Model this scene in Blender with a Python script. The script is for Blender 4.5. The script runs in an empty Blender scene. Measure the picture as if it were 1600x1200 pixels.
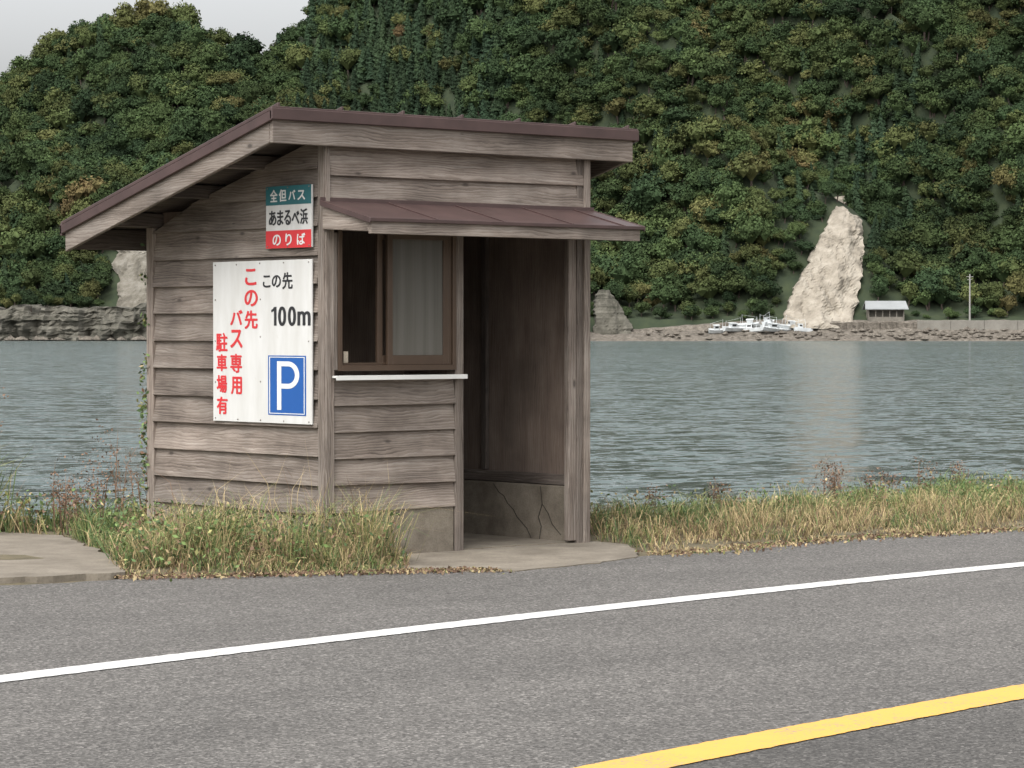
import bpy, math, random
import numpy as np
from mathutils import Vector, noise
R=random.Random(7); NP=np.random.RandomState(5)
scene=bpy.context.scene
col=scene.collection

# ------------------------------------------------------------ helpers
def nd(nt,typ,props=None,ins=None):
    n=nt.nodes.new(typ)
    for k,v in (props or {}).items(): setattr(n,k,v)
    for k,v in (ins or {}).items():
        s=n.inputs[k]
        if isinstance(v,bpy.types.NodeSocket): nt.links.new(v,s)
        else: s.default_value=v
    return n
def newmat(name,rough=0.8):
    m=bpy.data.materials.new(name); m.use_nodes=True
    nt=m.node_tree; b=nt.nodes['Principled BSDF']; b.inputs['Roughness'].default_value=rough
    return m,nt,b
def c4(c): return (c[0],c[1],c[2],1.0)
def mixc(nt,f,a,b,blend='MIX'):
    n=nt.nodes.new('ShaderNodeMix'); n.data_type='RGBA'; n.blend_type=blend
    for i,v in ((0,f),(6,a),(7,b)):
        if isinstance(v,bpy.types.NodeSocket): nt.links.new(v,n.inputs[i])
        else: n.inputs[i].default_value=(v if i==0 else c4(v))
    return n.outputs[2]
def math_(nt,op,a,b=0.0,clamp=False):
    n=nt.nodes.new('ShaderNodeMath'); n.operation=op; n.use_clamp=clamp
    for i,v in ((0,a),(1,b)):
        if isinstance(v,bpy.types.NodeSocket): nt.links.new(v,n.inputs[i])
        else: n.inputs[i].default_value=v
    return n.outputs[0]
def ramp(nt,fac,stops):
    n=nt.nodes.new('ShaderNodeValToRGB'); nt.links.new(fac,n.inputs[0])
    e=n.color_ramp.elements
    while len(e)<len(stops): e.new(0.5)
    for i,(p,c) in enumerate(stops):
        e[i].position=p; e[i].color=c4(c) if not isinstance(c,(int,float)) else (c,c,c,1)
    return n.outputs[0]
def mapping(nt,vec,scale=(1,1,1),rot=(0,0,0)):
    n=nd(nt,'ShaderNodeMapping',None,{'Vector':vec}); n.inputs['Scale'].default_value=scale; n.inputs['Rotation'].default_value=rot
    return n.outputs[0]
def noi(nt,vec,scale,detail=4,rough=0.5,dist=0.0,out=0):
    n=nd(nt,'ShaderNodeTexNoise',None,{'Vector':vec,'Scale':scale,'Detail':detail,'Roughness':rough,'Distortion':dist})
    return n.outputs[out]
def rng(nt,v,a,b,c,d):
    return nd(nt,'ShaderNodeMapRange',None,{'Value':v,'From Min':a,'From Max':b,'To Min':c,'To Max':d}).outputs[0]
def vscale(nt,c,s): return nd(nt,'ShaderNodeVectorMath',{'operation':'SCALE'},{0:c,'Scale':s}).outputs[0]
def bump(nt,b,h,strength=0.5,dist=0.01):
    n=nd(nt,'ShaderNodeBump',None,{'Height':h,'Strength':strength,'Distance':dist})
    nt.links.new(n.outputs[0],b.inputs['Normal'])
def objco(nt): return nt.nodes.new('ShaderNodeNewGeometry').outputs['Position']
def setc(nt,b,s): nt.links.new(s,b.inputs['Base Color'])
def plain(name,c,rough=0.6,metal=0.0,var=0.12,scale=6):
    m,nt,b=newmat(name,rough); b.inputs['Metallic'].default_value=metal
    f=noi(nt,objco(nt),scale,6,0.6)
    setc(nt,b,mixc(nt,ramp(nt,f,[(0.3,0.0),(0.7,1.0)]),[x*(1-var) for x in c],[min(1,x*(1+var)) for x in c]))
    return m

def empty(name,loc=(0,0,0)):
    o=bpy.data.objects.new(name,None); o.location=loc; col.objects.link(o); return o
def mkobj(name,verts,faces,mat=None,parent=None,smooth=False):
    me=bpy.data.meshes.new(name); me.from_pydata(verts,[],faces); me.update()
    if mat: me.materials.append(mat)
    if smooth:
        me.polygons.foreach_set('use_smooth',[True]*len(me.polygons))
    o=bpy.data.objects.new(name,me); col.objects.link(o)
    if parent: o.parent=parent
    return o

class MB:
    def __init__(s): s.v=[];s.f=[];s.uv=[];s.t=[]
    def hexa(s,v8,axis=0,tint=None):
        if tint is None: tint=R.random()
        o=len(s.v); s.v+=[tuple(p) for p in v8]
        ou,ov=R.random()*40,R.random()*40
        for f in ((0,3,2,1),(4,5,6,7),(0,1,5,4),(1,2,6,5),(2,3,7,6),(3,0,4,7)):
            s.f.append(tuple(o+i for i in f))
            P=[Vector(v8[i]) for i in f]
            n=(P[2]-P[0]).cross(P[3]-P[1]); n=[abs(x) for x in n]; na=n.index(max(n))
            if na==axis: a,b=[i for i in range(3) if i!=axis]
            else: a=axis; b=[i for i in range(3) if i not in(axis,na)][0]
            for p in P: s.uv.append((p[a]+ou,p[b]+ov))
            s.t.append(tint)
    def box(s,x0,x1,y0,y1,z0,z1,axis=None,tint=None):
        d=[x1-x0,y1-y0,z1-z0]
        if axis is None: axis=d.index(max(d))
        s.hexa([(x0,y0,z0),(x1,y0,z0),(x1,y1,z0),(x0,y1,z0),(x0,y0,z1),(x1,y0,z1),(x1,y1,z1),(x0,y1,z1)],axis,tint)
    def build(s,name,mat,parent=None,bev=0.003):
        me=bpy.data.meshes.new(name); me.from_pydata(s.v,[],s.f); me.update()
        uv=me.uv_layers.new(name='UVMap'); uv.data.foreach_set('uv',[c for p in s.uv for c in p])
        a=me.attributes.new('tint','FLOAT','FACE'); a.data.foreach_set('value',s.t)
        me.materials.append(mat)
        o=bpy.data.objects.new(name,me); col.objects.link(o)
        if parent: o.parent=parent
        if bev:
            m=o.modifiers.new('bevel','BEVEL'); m.width=bev; m.segments=1; m.limit_method='ANGLE'
        return o

# ------------------------------------------------------------ materials
def wood(name,dk,md,lt,knots=True,tmin=0.70,tmax=1.18):
    m,nt,b=newmat(name,0.82)
    uv=nd(nt,'ShaderNodeUVMap',{'uv_map':'UVMap'}).outputs[0]
    warp=noi(nt,mapping(nt,uv,(1.3,5,1)),1.0,3,0.5)
    addv=nd(nt,'ShaderNodeVectorMath',{'operation':'MULTIPLY_ADD'},{0:nd(nt,'ShaderNodeCombineXYZ',None,{'Y':warp}).outputs[0],1:(0,0.13,0),2:uv}).outputs[0]
    wv=nd(nt,'ShaderNodeTexWave',{'wave_type':'BANDS','bands_direction':'Y','wave_profile':'SAW'},{'Vector':mapping(nt,addv,(0.8,1,1)),'Scale':17.0,'Distortion':2.0,'Detail':3.0,'Detail Scale':1.5}).outputs['Fac']
    g1=noi(nt,mapping(nt,addv,(3,110,1)),1.0,6,0.65)
    g2=noi(nt,mapping(nt,uv,(1.6,9,1)),1.0,5,0.6)
    f=math_(nt,'ADD',math_(nt,'MULTIPLY',wv,0.20),math_(nt,'MULTIPLY',g1,0.60))
    f=math_(nt,'ADD',f,math_(nt,'MULTIPLY',math_(nt,'SUBTRACT',g2,0.5),0.85))
    c=ramp(nt,f,[(0.16,dk),(0.38,md),(0.68,lt)])
    if knots:
        vo=nd(nt,'ShaderNodeTexVoronoi',None,{'Vector':mapping(nt,uv,(3.2,7,1)),'Scale':1.0,'Randomness':1.0}).outputs['Distance']
        k=ramp(nt,vo,[(0.05,1.0),(0.09,0.35),(0.13,0.0)])
        c=mixc(nt,math_(nt,'MULTIPLY',k,0.75),c,[x*0.45 for x in dk])
        vn=nd(nt,'ShaderNodeTexVoronoi',None,{'Vector':mapping(nt,uv,(2.2,12,1)),'Scale':1.0,'Randomness':0.6}).outputs['Distance']
        c=mixc(nt,math_(nt,'MULTIPLY',ramp(nt,vn,[(0.025,1.0),(0.05,0.0)]),0.8),c,(0.03,0.02,0.015))
        st=noi(nt,mapping(nt,uv,(1.1,26,1)),1.0,4,0.7)
        c=mixc(nt,math_(nt,'MULTIPLY',ramp(nt,st,[(0.58,0.0),(0.74,1.0)]),0.35),c,(0.42,0.385,0.345))
    at=nd(nt,'ShaderNodeAttribute',{'attribute_name':'tint'}).outputs['Fac']
    tv=nd(nt,'ShaderNodeMapRange',None,{'Value':at,'To Min':tmin,'To Max':tmax}).outputs[0]
    big=rng(nt,noi(nt,objco(nt),2.2,4,0.6),0.3,0.7,0.70,1.2)
    setc(nt,b,vscale(nt,c,math_(nt,'MULTIPLY',tv,big))); bump(nt,b,f,0.6,0.006)
    return m
M_wood=wood('weathered_wood',(0.080,0.062,0.050),(0.188,0.153,0.127),(0.325,0.285,0.248))
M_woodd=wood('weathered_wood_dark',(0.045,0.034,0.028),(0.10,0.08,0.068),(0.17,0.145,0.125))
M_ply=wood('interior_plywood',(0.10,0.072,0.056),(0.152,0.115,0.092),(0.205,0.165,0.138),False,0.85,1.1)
M_metal=plain('brown_sheet_metal',(0.062,0.037,0.034),0.45,0.0,0.22,5)
M_bronze=plain('bronze_aluminium',(0.085,0.056,0.038),0.4,0.3,0.1,8)
M_white=plain('white_paint',(0.66,0.66,0.63),0.5,0,0.06,4)

def concrete(name,a,bc,sc=5):
    m,nt,b=newmat(name,0.9)
    p=objco(nt)
    f=noi(nt,p,sc,9,0.65); f2=noi(nt,p,sc*22,3,0.6)
    c=mixc(nt,ramp(nt,f,[(0.32,0.0),(0.68,1.0)]),a,bc)
    c=mixc(nt,math_(nt,'MULTIPLY',ramp(nt,f2,[(0.45,0.0),(0.7,1.0)]),0.35),c,[x*0.5 for x in a])
    setc(nt,b,c); bump(nt,b,math_(nt,'ADD',f,math_(nt,'MULTIPLY',f2,0.3)),0.6,0.01)
    return m
M_conc=concrete('old_concrete',(0.12,0.10,0.075),(0.25,0.218,0.172),2.5)
M_base=concrete('plinth_concrete',(0.12,0.10,0.076),(0.245,0.212,0.168))

def asphalt(name,k):
    m,nt,b=newmat(name,0.88)
    p=objco(nt)
    vo=nd(nt,'ShaderNodeTexVoronoi',None,{'Vector':p,'Scale':95.0})
    g=nd(nt,'ShaderNodeSeparateColor',None,{0:vo.outputs['Color']}).outputs[0]
    f1=noi(nt,p,60,4,0.75); f2=noi(nt,mapping(nt,p,(0.5,1.3,1),(0,0,-0.1)),0.9,6,0.62); f3=noi(nt,p,14,5,0.7)
    c=ramp(nt,math_(nt,'ADD',math_(nt,'MULTIPLY',g,0.64),math_(nt,'MULTIPLY',f1,0.40)),[(0.10,(0.040*k,0.036*k,0.032*k)),(0.42,(0.128*k,0.119*k,0.108*k)),(0.74,(0.215*k,0.202*k,0.185*k)),(0.92,(0.48*k,0.45*k,0.415*k))])
    s=math_(nt,'MULTIPLY',rng(nt,f2,0.3,0.7,0.82,1.16),rng(nt,f3,0.3,0.7,0.90,1.1))
    setc(nt,b,vscale(nt,c,s))
    bump(nt,b,math_(nt,'ADD',vo.outputs['Distance'],f1),0.7,0.004)
    return m
M_asp=asphalt('asphalt',0.64); M_asp2=asphalt('asphalt_dark',0.46)
def linepaint(name,c):
    m,nt,b=newmat(name,0.7); p=objco(nt)
    f=noi(nt,p,60,5,0.7); f2=noi(nt,p,3,5,0.6)
    w=ramp(nt,math_(nt,'ADD',math_(nt,'MULTIPLY',f,0.7),math_(nt,'MULTIPLY',f2,0.3)),[(0.38,0.0),(0.46,1.0)])
    setc(nt,b,mixc(nt,w,(0.24,0.22,0.19),mixc(nt,f2,[x*0.8 for x in c],c))); bump(nt,b,f,0.4,0.004)
    return m
M_wl=linepaint('white_line_paint',(0.64,0.635,0.61)); M_yl=linepaint('yellow_line_paint',(0.70,0.39,0.075))

m,nt,b=newmat('bank_soil',0.95); p=objco(nt)
f=noi(nt,p,3.5,8,0.7)
setc(nt,b,ramp(nt,f,[(0.3,(0.06,0.05,0.03)),(0.5,(0.12,0.10,0.058)),(0.7,(0.20,0.165,0.10))])); bump(nt,b,f,0.8,0.05); M_soil=m

m,nt,b=newmat('grass_blades',0.75)
a=nd(nt,'ShaderNodeAttribute',{'attribute_name':'col'}).outputs['Color']; setc(nt,b,a); M_grass=m

def foliage(name,stops):
    m,nt,b=newmat(name,0.95); b.inputs['Specular IOR Level'].default_value=0.15
    oi=nt.nodes.new('ShaderNodeObjectInfo').outputs['Random']
    p=objco(nt)
    big=rng(nt,noi(nt,p,0.016,3,0.6),0.3,0.7,0,1)
    f=math_(nt,'ADD',math_(nt,'MULTIPLY',oi,0.62),math_(nt,'MULTIPLY',big,0.38))
    c=ramp(nt,f,stops)
    sm=rng(nt,noi(nt,p,0.45,2,0.5),0.3,0.7,0.74,1.26)
    sm=math_(nt,'MULTIPLY',sm,rng(nt,noi(nt,p,0.022,2,0.5),0.35,0.65,0.66,1.10))
    r2=math_(nt,'FRACT',math_(nt,'MULTIPLY',oi,37.7))
    sm=math_(nt,'MULTIPLY',sm,rng(nt,r2,0,1,0.74,1.22))
    setc(nt,b,vscale(nt,c,sm))
    return m
M_leaf=foliage('broadleaf_foliage',[(0.08,(0.027,0.047,0.023)),(0.35,(0.041,0.066,0.027)),(0.55,(0.058,0.084,0.031)),(0.72,(0.086,0.100,0.036)),(0.86,(0.112,0.100,0.040)),(0.96,(0.118,0.078,0.040))])
M_con=foliage('conifer_foliage',[(0.2,(0.026,0.046,0.026)),(0.8,(0.042,0.066,0.032))])
M_bark=plain('bark',(0.06,0.045,0.035),0.9)
m,nt,b=newmat('hill_undergrowth',0.95); p=objco(nt)
setc(nt,b,ramp(nt,noi(nt,p,0.25,5,0.6),[(0.3,(0.014,0.024,0.011)),(0.7,(0.034,0.046,0.019))])); M_hill=m
def rock(name,a,bc,strata=0.0,dk=None,sc=0.22):
    m,nt,b=newmat(name,0.95); p=objco(nt)
    f=noi(nt,p,sc,9,0.68)
    st=noi(nt,mapping(nt,p,(0.03,0.03,1.1)),1.0,5,0.6)
    f=math_(nt,'ADD',math_(nt,'MULTIPLY',f,1-strata),math_(nt,'MULTIPLY',st,strata))
    c=ramp(nt,f,[(0.3,dk or [x*0.6 for x in a]),(0.45,a),(0.65,bc)])
    setc(nt,b,c); bump(nt,b,f,1.0,0.8); return m
M_rock=rock('pale_cliff_rock',(0.25,0.22,0.175),(0.345,0.31,0.255))
M_scar=rock('scar_rock',(0.12,0.108,0.085),(0.20,0.185,0.155))
M_rock2=rock('grey_cliff_rock',(0.075,0.07,0.054),(0.15,0.14,0.115),0.35,(0.02,0.026,0.014),0.3)
M_beach=rock('beach_stones',(0.105,0.090,0.072),(0.205,0.18,0.148),0.1,None,0.8)

m,nt,b=newmat('sea_water',0.13); p=objco(nt)
b.inputs['IOR'].default_value=1.33
patchy=noi(nt,mapping(nt,p,(1,1,1),(0,0,0.7)),0.012,5,0.65)
setc(nt,b,ramp(nt,patchy,[(0.3,(0.082,0.108,0.106)),(0.7,(0.118,0.142,0.138))]))
def slope(scale,amp,det,rot):
    c=noi(nt,mapping(nt,p,(1,1.5,1),(0,0,rot)),scale,det,0.6,0.5,1)
    c=nd(nt,'ShaderNodeVectorMath',{'operation':'SUBTRACT'},{0:c,1:(0.5,0.5,0.5)}).outputs[0]
    return nd(nt,'ShaderNodeVectorMath',{'operation':'MULTIPLY'},{0:c,1:(amp,amp,0)}).outputs[0]
s=nd(nt,'ShaderNodeVectorMath',{'operation':'ADD'},{0:slope(0.7,3.6,2,0.5),1:slope(2.4,4.2,2,-0.6)}).outputs[0]
s=vscale(nt,s,rng(nt,patchy,0.35,0.65,0.75,1.25))
s=nd(nt,'ShaderNodeVectorMath',{'operation':'ADD'},{0:s,1:(0,0,1.0)}).outputs[0]
s=nd(nt,'ShaderNodeVectorMath',{'operation':'NORMALIZE'},{0:s}).outputs[0]
nt.links.new(s,b.inputs['Normal']); M_sea=m

# ------------------------------------------------------------ near ground
def lerp_tab(tab,x):
    if x<=tab[0][0]: return tab[0][1]
    for (a,ya),(b_,yb) in zip(tab,tab[1:]):
        if x<=b_: return ya+(yb-ya)*(x-a)/(b_-a)
    return tab[-1][1]
BANK=[(-60,5),(-8,4.6),(-1.5,4.3),(0.2,3.6),(1.2,2.6),(2.6,2.3),(3.6,1.5),(5.5,1.3),(7.5,1.8),(10,2.3),(20,2.6),(60,3)]
def gz(x,y):
    yb=lerp_tab(BANK,x)+0.25*noise.noise(Vector((x*0.8,0,6)))
    z=0.0
    if y>yb: z=-min(4.5,(y-yb)*0.62)
    ey=edge_y(x)
    if y>ey+0.15 and not(-0.2<x<2.4 and y<2.1): z+=0.03+0.06*noise.noise(Vector((x*0.9,y*0.9,3)))
    return z
def road_y(x):
    f=lambda t:-3.266+0.11*t-0.0084*t*t
    if x>12: return f(12)+(0.11-0.0168*12)*(x-12)
    if x<-9: return f(-9)+(0.11+0.0168*9)*(x+9)
    return f(x)
EDGE=[(-6,-0.95),(-2.4,-0.22),(-1.66,-0.30),(-0.37,-0.95),(0.36,-1.30),(1.58,-1.02),(2.13,-1.10),(3.59,-0.88),(5.3,-1.08),(10,-1.25)]
def edge_y(x):
    if x<-6: return -0.95+(road_y(x)-road_y(-6))
    if x>10: return -1.25+(road_y(x)-road_y(10))
    return lerp_tab(EDGE,x)
xs=sorted(set([-900,-400,-150,-80]+[-40+i*2 for i in range(14)]+[round(-12+i*0.3,3) for i in range(101)]+[20+i*3 for i in range(12)]+[80,150,400,900]))
ys=[-900,-300,-120,-60,-30,-20,-12]+[round(-6+i*0.3,3) for i in range(60)]+[14,20,60,300]
V=[];F=[]
for y in ys:
    for x in xs: V.append((x,y,gz(x,y)-0.012))
nx=len(xs)
for j in range(len(ys)-1):
    for i in range(nx-1): F.append((j*nx+i,j*nx+i+1,(j+1)*nx+i+1,(j+1)*nx+i))
mkobj('ground',V,F,M_soil,smooth=True)

def strip(name,f0,f1,z,mat,x0=-120,x1=120,parent=None,step=0.25):
    V=[];F=[]; xx=[]
    x=x0
    while x<=x1: xx.append(x); x+= step if -12<x<16 else 2.0
    for x in xx: V+= [(x,f0(x),z),(x,f1(x),z)]
    for i in range(len(xx)-1): F.append((2*i,2*i+2,2*i+3,2*i+1))
    return mkobj(name,V,F,mat,parent)
jit=lambda x: 0.07*noise.noise(Vector((x*2.1,0.3,0)))+0.06*noise.noise(Vector((x*9,1.3,0)))
road=empty('road')
strip('road_surface',lambda x:road_y(x)-3.46,lambda x:edge_y(x)+jit(x),0.0,M_asp,parent=road,step=0.1)
strip('road_surface_far_lane',lambda x:road_y(x)-8.6,lambda x:road_y(x)-3.46,-0.0,M_asp2,parent=road)
e1=lambda x:0.010*noise.noise(Vector((x*14,5,0)))+0.006*noise.noise(Vector((x*40,5,0)))
strip('white_edge_line',lambda x:road_y(x)-0.095+e1(x),lambda x:road_y(x)+0.095+e1(x+7),0.004,M_wl,parent=road,step=0.03)
strip('yellow_centre_line',lambda x:road_y(x)-3.53+e1(x+3),lambda x:road_y(x)-3.29+e1(x+9),0.004,M_yl,parent=road,step=0.03)
strip('white_edge_line_far',lambda x:road_y(x)-6.9,lambda x:road_y(x)-6.7,0.004,M_wl,parent=road)

def slab(name,poly,z0,z1,mat,parent=None):
    n=len(poly)
    P=[]
    for i in range(n):
        a=poly[i]; b_=poly[(i+1)%n]; L=math.dist(a,b_); k=max(1,int(L/0.08))
        for j in range(k):
            t=j/k; x=a[0]+(b_[0]-a[0])*t; y=a[1]+(b_[1]-a[1])*t
            P.append((x+0.05*noise.noise(Vector((x*5,y*5,0))),y+0.05*noise.noise(Vector((x*5,y*5,9)))+0.03*noise.noise(Vector((x*19,y*19,9)))))
    n=len(P)
    V=[(x,y,z0) for x,y in P]+[(x,y,z1) for x,y in P]
    F=[tuple(range(n,2*n))]+[(i,(i+1)%n,n+(i+1)%n,n+i) for i in range(n)]
    return mkobj(name,V,F,mat,parent)
slab('concrete_apron',[(-0.3,-0.9),(0.36,-1.38),(0.95,-1.30),(1.6,-1.1),(2.05,-0.62),(2.35,-0.1),(2.3,0.1),(0.0,0.1)],-0.05,0.006,M_conc)
SL=[(-9,-0.9),(-5,-0.55),(-2.4,-0.14),(-1.62,-0.27),(-0.87,1.15),(-0.35,2.5),(-0.5,3.15),(-3,3.3),(-9,3.4)]
slab('concrete_slab',SL,-0.05,0.035,M_conc)

# ------------------------------------------------------------ shelter
SH=empty('bus_stop_shelter')
W=2.2; D=1.93
top=lambda y:2.744-0.262*y
def side_boards(mb,x,sgn):
    z=0.29; h=0.178
    while z<2.66:
        z1=min(z+h,2.66)
        lim=lambda zz:min(D-0.03,max(0.07,(2.744-0.115-zz)/0.262))
        ya,yb=lim(z),lim(z1)
        if ya<=0.08: break
        j=R.uniform(-0.003,0.003); t=R.random()*(1.0 if z<1.9 else 0.35)
        o0=0.042+R.uniform(-.004,.004); o1=0.010
        xo0=x-sgn*o0; xo1=x-sgn*o1
        zl=z-0.012+j
        v=[(xo0,0.07,zl),(x,0.07,zl),(x,ya,zl+R.uniform(-.006,.006)),(xo0,ya,zl),(xo1,0.07,z1),(x,0.07,z1),(x,yb,z1),(xo1,yb,z1)]
        mb.hexa(v,1,t)
        z=z1
mb=MB(); side_boards(mb,0.035,1); mb.build('side_wall_boards',M_wood,SH)
mb=MB(); side_boards(mb,W-0.035,-1); mb.build('side_wall_boards_far',M_wood,SH)
def front_boards(mb,x0,x1,zs,y=0.035,ts=None):
    for i,(z,z1) in enumerate(zip(zs,zs[1:])):
        o0=0.036+R.uniform(-.003,.003); j=R.uniform(-.005,.005)
        mb.hexa([(x0,y-o0,z-0.012+j),(x1,y-o0,z-0.012-j),(x1,y,z-0.012-j),(x0,y,z-0.012+j),(x0,y-0.010,z1),(x1,y-0.010,z1),(x1,y,z1),(x0,y,z1)],0,ts[i] if ts else None)
mb=MB(); front_boards(mb,0.07,1.045,[0.30,0.465,0.63,0.795,0.96,1.115],ts=[0.9,0.7,0.85,0.5,0.3]); mb.build('front_wall_boards',M_wood,SH)
mb=MB(); front_boards(mb,0.04,2.155,[2.215,2.385,2.56],ts=[0.55,1.1]); mb.build('front_upper_boards',M_wood,SH)
mb=MB()
z=0.29
while z<2.05:
    mb.hexa([(0,D+0.03,z-.012),(W,D+0.03,z-.012),(W,D,z-.012),(0,D,z-.012),(0,D+0.01,z+.17),(W,D+0.01,z+.17),(W,D,z+.17),(0,D,z+.17)],0); z+=0.17
mb.build('back_wall_boards',M_wood,SH)
mb=MB()
mb.box(-0.004,0.034,0.0,0.066,0.27,2.60,tint=.3)
mb.box(0.034,0.072,-0.006,0.060,0.20,2.20,tint=.75)
mb.box(0.002,0.038,-0.010,-0.0005,0.25,2.60,tint=.5)
mb.box(1.045,1.085,0.000,0.09,0.0,2.10)
mb.box(1.085,1.122,0.012,0.10,0.0,2.10)
mb.box(2.030,2.098,0.018,0.065,0.02,2.10,tint=0.6)
mb.box(2.098,2.150,0.010,0.09,0.0,2.60,tint=0.05)
mb.box(2.150,2.204,-0.006,0.07,0.0,2.60,tint=0.8)
mb.box(-0.006,0.05,D-0.04,D+0.04,0.0,2.10)
mb.box(W-0.05,W+0.006,D-0.04,D+0.04,0.0,2.10)
mb.box(0.04,0.10,-0.004,0.03,1.17,2.02)
mb.box(0.04,2.15,0.0,0.08,2.065,2.20)
mb.build('posts',M_wood,SH,0.004)
mb=MB()
mb.box(0.01,1.04,0.012,0.12,-0.05,0.30)
mb.box(0.012,0.13,0.12,D-0.01,-0.05,0.30)
mb.box(0.05,W-0.05,D-0.08,D-0.012,-0.05,0.38)
mb.box(W-0.12,W-0.012,0.10,D-0.08,-0.05,0.38)
mb.build('concrete_plinth',M_base,SH,0.006)
mb=MB(); mb.box(0.1,W-0.1,0.05,D-0.06,-0.05,0.012); mb.build('concrete_floor',M_conc,SH,0)
mb=MB()
def crack(pts,w=0.006):
    for (y0,z0),(y1,z1) in zip(pts,pts[1:]):
        x=W-0.1225
        d=Vector((y1-y0,z1-z0)); n=Vector((-d.y,d.x)).normalized()*w/2
        mb.hexa([(x,y0-n.x,z0-n.y),(x+.004,y0-n.x,z0-n.y),(x+.004,y1-n.x,z1-n.y),(x,y1-n.x,z1-n.y),(x,y0+n.x,z0+n.y),(x+.004,y0+n.x,z0+n.y),(x+.004,y1+n.x,z1+n.y),(x,y1+n.x,z1+n.y)],1)
crack([(0.85,0.37),(0.79,0.31),(0.74,0.29),(0.70,0.24),(0.64,0.20),(0.60,0.15),(0.50,0.08),(0.45,0.01)],0.004)
crack([(0.36,0.37),(0.34,0.25),(0.38,0.16),(0.35,0.10),(0.37,0.0)],0.006)
crack([(0.34,0.25),(0.28,0.19),(0.24,0.12),(0.15,0.05)],0.004)
mb.build('plinth_cracks',plain('crack_shadow',(0.045,0.038,0.03)),SH,0)
mb=MB()
xi=W-0.085
mb.box(xi,xi+0.02,0.10,0.93,0.44,2.45,2,0.9); mb.box(xi,xi+0.02,0.93,D-0.05,0.44,2.3,2,0.1)
mb.box(0.06,0.075,0.10,D-0.05,0.3,2.2,2)
mb.box(0.075,1.1,D-0.06,D-0.04,0.38,2.2,2); mb.box(1.1,xi,D-0.06,D-0.04,0.38,2.2,2)
mb.box(0.08,1.04,0.07,0.085,0.3,1.12,0)
mb.box(0.08,xi,0.09,0.10,2.2,2.5,0)
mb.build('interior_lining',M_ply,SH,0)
mb=MB()
mb.box(xi-0.03,xi,0.935,0.985,0.46,2.4)
mb.box(xi-0.035,xi+0.02,0.10,D-0.06,0.385,0.455)
mb.box(0.075,xi-0.035,D-0.09,D-0.06,0.39,0.45)
mb.box(1.0,1.05,D-0.09,D-0.06,0.45,2.2)
mb.box(0.08,xi-.2,D-0.42,D-0.095,0.46,0.49)
mb.box(0.5,0.55,D-0.40,D-0.2,0.012,0.46); mb.box(1.5,1.55,D-0.40,D-0.2,0.012,0.46)
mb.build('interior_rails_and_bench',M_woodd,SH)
def slopebox(mb,x0,x1,y0,y1,d0,d1,axis=1,tint=None):
    mb.hexa([(x0,y0,top(y0)-d1),(x1,y0,top(y0)-d1),(x1,y1,top(y1)-d1),(x0,y1,top(y1)-d1),(x0,y0,top(y0)-d0),(x1,y0,top(y0)-d0),(x1,y1,top(y1)-d0),(x0,y1,top(y1)-d0)],axis,tint)
XL,XR=-0.44,2.53; YF,YB=-0.06,2.28
mb=MB()
slopebox(mb,XL-0.02,XR+0.03,YF-0.03,YB+0.03,0.0,0.025)
slopebox(mb,XL-0.024,XL-0.002,YF-0.03,YB+0.03,0.025,0.085)
slopebox(mb,XR+0.002,XR+0.034,YF-0.03,YB+0.03,0.025,0.085)
mb.box(XL-0.024,XR+0.034,YF-0.034,YF-0.012,top(YF)-0.074,top(YF)-0.004,0)
mb.box(XL-0.024,XR+0.034,YB+0.01,YB+0.032,top(YB)-0.10,top(YB)-0.02,0)
for k in range(7):
    x=XL+0.03+k*0.48; slopebox(mb,x,x+0.02,YF-0.02,YB+0.02,-0.025,0.0)
mb.build('roof_metal',M_metal,SH,0.004)
mb=MB(); slopebox(mb,XL+0.02,XR-0.02,YF+0.02,YB-0.0,0.028,0.050,0)
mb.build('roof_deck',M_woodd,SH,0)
mb=MB()
mb.box(XL,XR,YF-0.008,YF+0.022,2.545,2.690,tint=.35)
slopebox(mb,XL-0.001,XL+0.030,YF+0.024,YB,0.062,0.205,1,.3)
slopebox(mb,XR-0.030,XR+0.001,YF+0.024,YB,0.062,0.205)
mb.build('roof_fascia',M_wood,SH,0.004)
mb=MB()
for y,h in ((0.03,0.09),(0.62,0.085),(1.24,0.085),(1.86,0.09)):
    z1=top(y+0.05)-0.052
    mb.box(XL+0.032,XR-0.032,y,y+0.09,z1-h,z1)
mb.box(XL+0.032,XR-0.032,YB-0.035,YB-0.005,top(YB)-0.19,top(YB)-0.052)
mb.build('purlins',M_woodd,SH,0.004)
AW=0.47; za=2.212; zf=2.098
def aw(mb,x0,x1,y0,y1,d0,d1,axis=1):
    t=lambda y: za+(zf-za)*(-y)/AW
    mb.hexa([(x0,y0,t(y0)-d1),(x1,y0,t(y0)-d1),(x1,y1,t(y1)-d1),(x0,y1,t(y1)-d1),(x0,y0,t(y0)-d0),(x1,y0,t(y0)-d0),(x1,y1,t(y1)-d0),(x0,y1,t(y1)-d0)],axis)
mb=MB()
aw(mb,-0.035,2.235,-AW-0.03,0.0,0,0.012)
mb.box(-0.035,2.235,-AW-0.034,-AW-0.026,zf-0.026,zf-0.004)
aw(mb,-0.037,-0.029,-AW-0.03,0.0,-0.004,0.03); aw(mb,2.229,2.237,-AW-0.03,0,-0.004,0.03)
for x in (0.49,1.03,1.60,2.05): aw(mb,x,x+0.014,-AW-0.03,0.0,-0.007,0.0)
mb.box(-0.035,2.235,-0.008,0.004,za-0.01,za+0.022)
mb.build('awning_metal',M_metal,SH,0.002)
mb=MB()
mb.box(-0.015,2.205,-AW-0.015,-AW+0.012,zf-0.100,zf-0.012,tint=0.9)
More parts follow.
